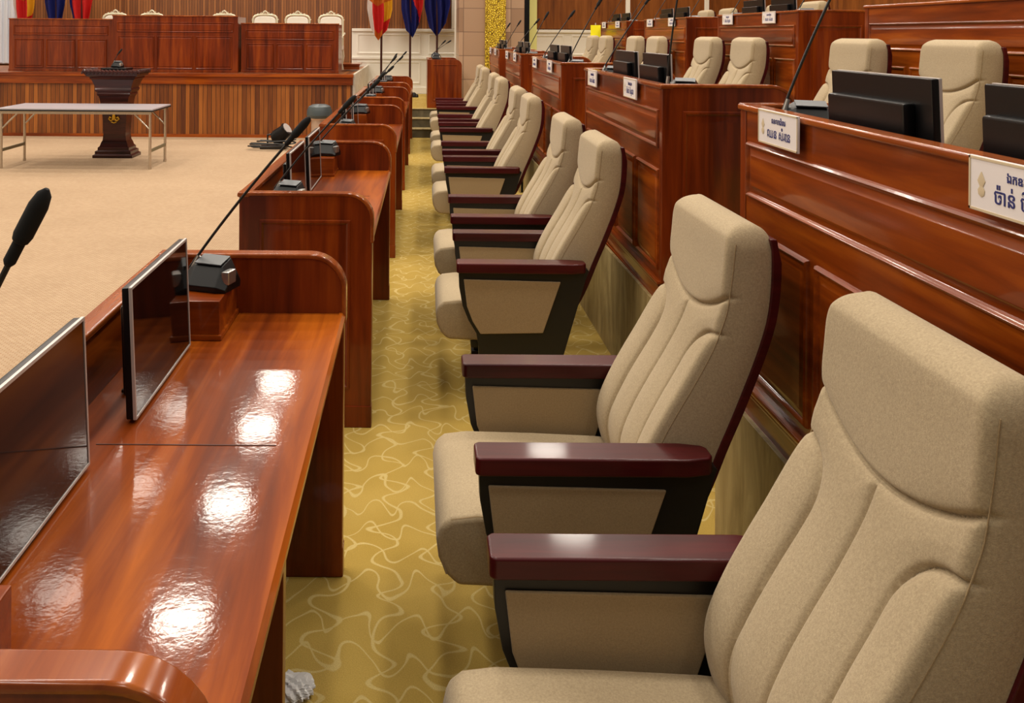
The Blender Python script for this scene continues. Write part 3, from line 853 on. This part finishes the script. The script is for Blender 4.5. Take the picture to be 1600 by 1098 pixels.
# folding table
def folding_table():
    r = empty('folding_table', (-4.05, 10.85, .002)); tag(r, 'white-topped folding table with metal legs on the beige floor', 'table')
    tp = MB().box(-.94, .92, -.37, .40, .705, .722, .002)
    tp.build('tabletop', LAMIN, r)
    MB().box(-.945, .925, -.375, .405, .688, .707, .004).build('table_edge', BLK, r)
    MB().box(-.92, .90, -.35, -.325, .655, .688).box(-.92, .90, .35, .375, .655, .688).build('apron_rail', CHROME, r)
    for sx, x in ((-1, -.90), (1, .88)):
        for y in (-.33, .30):
            l = MB().tube([(x, y, .0), (x, y, .69)], .0165, 10).tube([(x, y, 0), (x, y, .03)], .02, 10)
            lo = l.build('leg', CHROME, r)
            MB().tube([(x, y, .47), (x - sx * .2, y, .67)], .010, 8).build('brace', CHROME, lo)
        MB().box(x - .012, x + .012, -.33, .30, .20, .235, .003).build('crossbar', newmat('worn_metal', .5, srgb(120, 112, 84), Metallic=.4)[0] if 'worn_metal' not in bpy.data.materials else bpy.data.materials['worn_metal'], r)
folding_table()
# stool / camera stand and floor light left of the desks
r = empty('round_stool', (-1.22, 11.2, .002)); tag(r, 'pale round pedestal with a dark grey padded cap behind the left desks', 'stool')
MB().lathe([(.20, 0), (.20, .02), (.12, .04), (.105, .08), (.105, .54), (.12, .56)]).build('pedestal', newmat('pinkish_steel', .3, srgb(190, 168, 150), Metallic=.4)[0], r)
MB().lathe([(.12, .56), (.15, .57), (.165, .60), (.16, .66), (.14, .71), (.09, .735), (.0, .74)]).build('padded_cap', newmat('slate_vinyl', .4, srgb(62, 72, 74))[0], r)
r = empty('floor_light', (-1.98, 12.5, .002)); r.scale = (1.3, 1.2, 1.35); tag(r, 'black floor spotlight with looped cable near the stage front', 'light')
b = MB().tube([(-.02, 0, .10), (.02, -.01, .12), (.10, -.03, .18), (.13, -.04, .21)], [.07, .085, .075, .08], 14); b.build('lamp_housing', BLKP, r)
MB().tube([(.131, -.0405, .211), (.135, -.042, .214)], .065, 14).build('lens', SILP, r)
MB().box(-.16, .12, -.1, .1, 0, .035, .006).tube([(-.09, 0, .03), (-.09, 0, .14), (0, 0, .16)], .012, 8).build('bracket', BLK, r)
cb = MB(); pts = []
for i in range(70):
    a = i / 69 * 2 * PI * 3; q = .20 + .05 * math.sin(a * .7)
    pts.append((q * 1.1 * math.cos(a) - .02, -.12 + q * .5 * math.sin(a), .015 + .012 * (i % 7) / 7 + .0012 * i))
cb.tube(pts, .008, 6); cb.build('cable', BLK, r)
# desk on the far platform, with two microphones
r = empty('platform_desk', (.19, 14.5, .42)); tag(r, 'narrow wooden desk on the far platform beside the steps', 'desk')
m = MB().prism([(0, 0), (.57, 0)] + [(.47 + .10 * math.cos(i / 8 * PI / 2), .70 + .10 * math.sin(i / 8 * PI / 2)) for i in range(9)] + [(0, .80)], 0, .045, 'y', .004)
m.panel(lambda a, b, h: (a, -h, b), .09, .50, .12, .72, SUNK); m.build('end_panel', WZ, r)
MB().box(.035, .56, .045, 1.3, .62, .65, .003).build('desktop', WTOP, r)
MB().box(0, .035, .045, 1.3, 0, .80, .003).build('front_panel', WY, r)
MB().prism([(0, 0), (.57, 0)] + [(.47 + .10 * math.cos(i / 8 * PI / 2), .70 + .10 * math.sin(i / 8 * PI / 2)) for i in range(9)] + [(0, .80)], 1.3, 1.345, 'y', .004).build('end_panel', WZ, r)
MB().box(.035, .25, .05, .30, .65, .80, .003).box(.035, .25, 1.0, 1.29, .65, .80, .003).build('raised_box', WX, r)
tag(make_mic((.33, 14.67, 1.221), (.50, 14.67, 1.54)), 'nearer microphone on the narrow platform desk by the steps', 'microphone', 'gooseneck microphones')
tag(make_mic((.33, 15.62, 1.221), (.63, 15.62, 1.53)), 'farther microphone on the narrow platform desk by the steps', 'microphone', 'gooseneck microphones')
# black speaker column beside the stone column
r = empty('column_speaker', (2.0, 16.0, .42)); tag(r, 'tall slim black loudspeaker beside the pink stone column', 'speaker')
MB().box(-.055, .055, -.07, .07, 1.0, 3.6, .012).box(-.03, .03, -.04, .04, .03, 1.0, .006).build('cabinet', BLKP, r)
MB().box(-.16, .16, -.16, .16, 0, .03, .006).build('base', BLK, r)
MB().box(.04, .09, -.10, .02, 1.9, 2.15, .01).build('bracket', BLK, r)
# ---------------------------------------------------------------- flags
def flag(px, Y, zb, zt, w_, cols, label, base_z, sway=0.0):
    """cloth hanging from the pole in folds: cols(u, t) gives a material index"""
    x = (px - 650) * Y / 1375
    r = empty('standing_flag', (x, Y, base_z)); tag(r, label, 'flag', 'flags on poles')
    MB().tube([(0, 0, .03), (0, 0, 4.0 - base_z)], .022, 10).build('pole', newmat('pole_wood', .35, srgb(58, 22, 14))[0] if 'pole_wood' not in bpy.data.materials else bpy.data.materials['pole_wood'], r)
    MB().lathe([(.17, 0), (.17, .02), (.10, .035), (.05, .06), (.03, .09)]).build('base', BLK, r)
    bm = bmesh.new(); NU, NT = 36, 40; g = []
    for j in range(NT + 1):
        t = j / NT; row_ = []
        for i in range(NU + 1):
            u = i / NU
            tipz = zb + (abs(u - .42) * 1.1) * .42 * (1 + sway * (u - .5))
            z = zt + (tipz - zt) * t
            ww = w_ * 1.1 * (.6 + .45 * math.sin(min(1, .25 + t * .9) * PI * .5)) * (1 - .25 * max(0, t - .75) / .25)
            xx = (u - .5) * ww + sway * .10 * t + .02 * math.sin(7 * t + 3 * u)
            yy = -.06 + .045 * math.sin(u * PI * 5 + t * 1.5) + .02 * math.sin(u * 17)
            row_.append(bm.verts.new((xx, yy, z - base_z)))
        g.append(row_)
    for j in range(NT):
        for i in range(NU):
            f_ = bm.faces.new((g[j][i], g[j][i + 1], g[j + 1][i + 1], g[j + 1][i])); f_.material_index = cols((i + .5) / NU, (j + .5) / NT)
    rr = bmesh.ops.solidify(bm, geom=bm.faces[:], thickness=.004)
    m = MB(); m.bm.free(); m.bm = bm
    m.build('cloth', [F_RED, F_BLU, F_WHT, F_ORG, F_YEL], r, 80)
def budd(u, t):
    if t < .62: return 3 if (u + t) > .35 else 2
    if u < .22: return 2
    if u > .66: return 4 if t < .85 else 0
    return 0 if t < .92 else 3
def khm(u, t):
    s_ = u - (t - .55) * .9
    if s_ > .62: return 2 if s_ > .85 else 0
    return 1 if s_ < .52 else 0
def blu(u, t): return 1
def redb(u, t): return 1 if u < .12 else 0
flag(596, 17.3, 1.50, 3.3, .40, budd, 'orange, red, yellow and white flag at right of the stage', .42, -.5)
flag(641, 17.3, 1.56, 3.3, .34, khm, 'blue and red flag with white, between the other two flags right of the stage', .42, .5)
flag(683, 17.3, 1.58, 3.3, .40, blu, 'plain dark blue flag closest to the stone column', .42, 0)
flag(42, 16.6, 1.55, 3.3, .36, budd, 'orange, red and white flag at the far left of the stage', 1.0, -.4)
flag(88, 16.6, 1.62, 3.3, .34, blu, 'plain dark blue flag at the left of the stage', 1.0, 0)
flag(128, 16.6, 1.62, 3.3, .38, redb, 'bright red flag with a blue edge behind the left stage desk', 1.0, .1)
# black items on the platform near the flag pole
r = MB(); 
for x, y, q in ((0, 0, .07), (.08, .02, .05), (.13, -.01, .035)): r.lathe([(q, 0), (q, q * .8), (q * .7, q * 1.6), (q * .2, q * 1.9)], x, y, 12)
o = r.build('cable_coil', BLK); o.location = (-.11, 16.9, .42); tag(o, 'small black heap of equipment on the yellow platform below the flags', 'equipment')
# crumpled clear plastic on the carpet
bm = bmesh.new(); bmesh.ops.create_icosphere(bm, subdivisions=4, radius=.045)
rnd = random.Random(3)
for v in bm.verts:
    d = v.co.normalized(); q = 1 + .22 * math.sin(d.x * 9 + d.y * 5) * math.cos(d.y * 8 + d.x * 4) + rnd.uniform(-.03, .03)
    v.co = Vector((d.x * .055 * q, d.y * .05 * q, max(0, .012 + d.z * .018 * q)))
m = MB(); m.bm.free(); m.bm = bm
o = m.build('plastic_wrapper', CLEAR, None, 0); o.location = (-.295, 2.2, .0)
tag(o, 'crumpled clear plastic wrapper on the gold carpet under the foreground desk', 'wrapper')
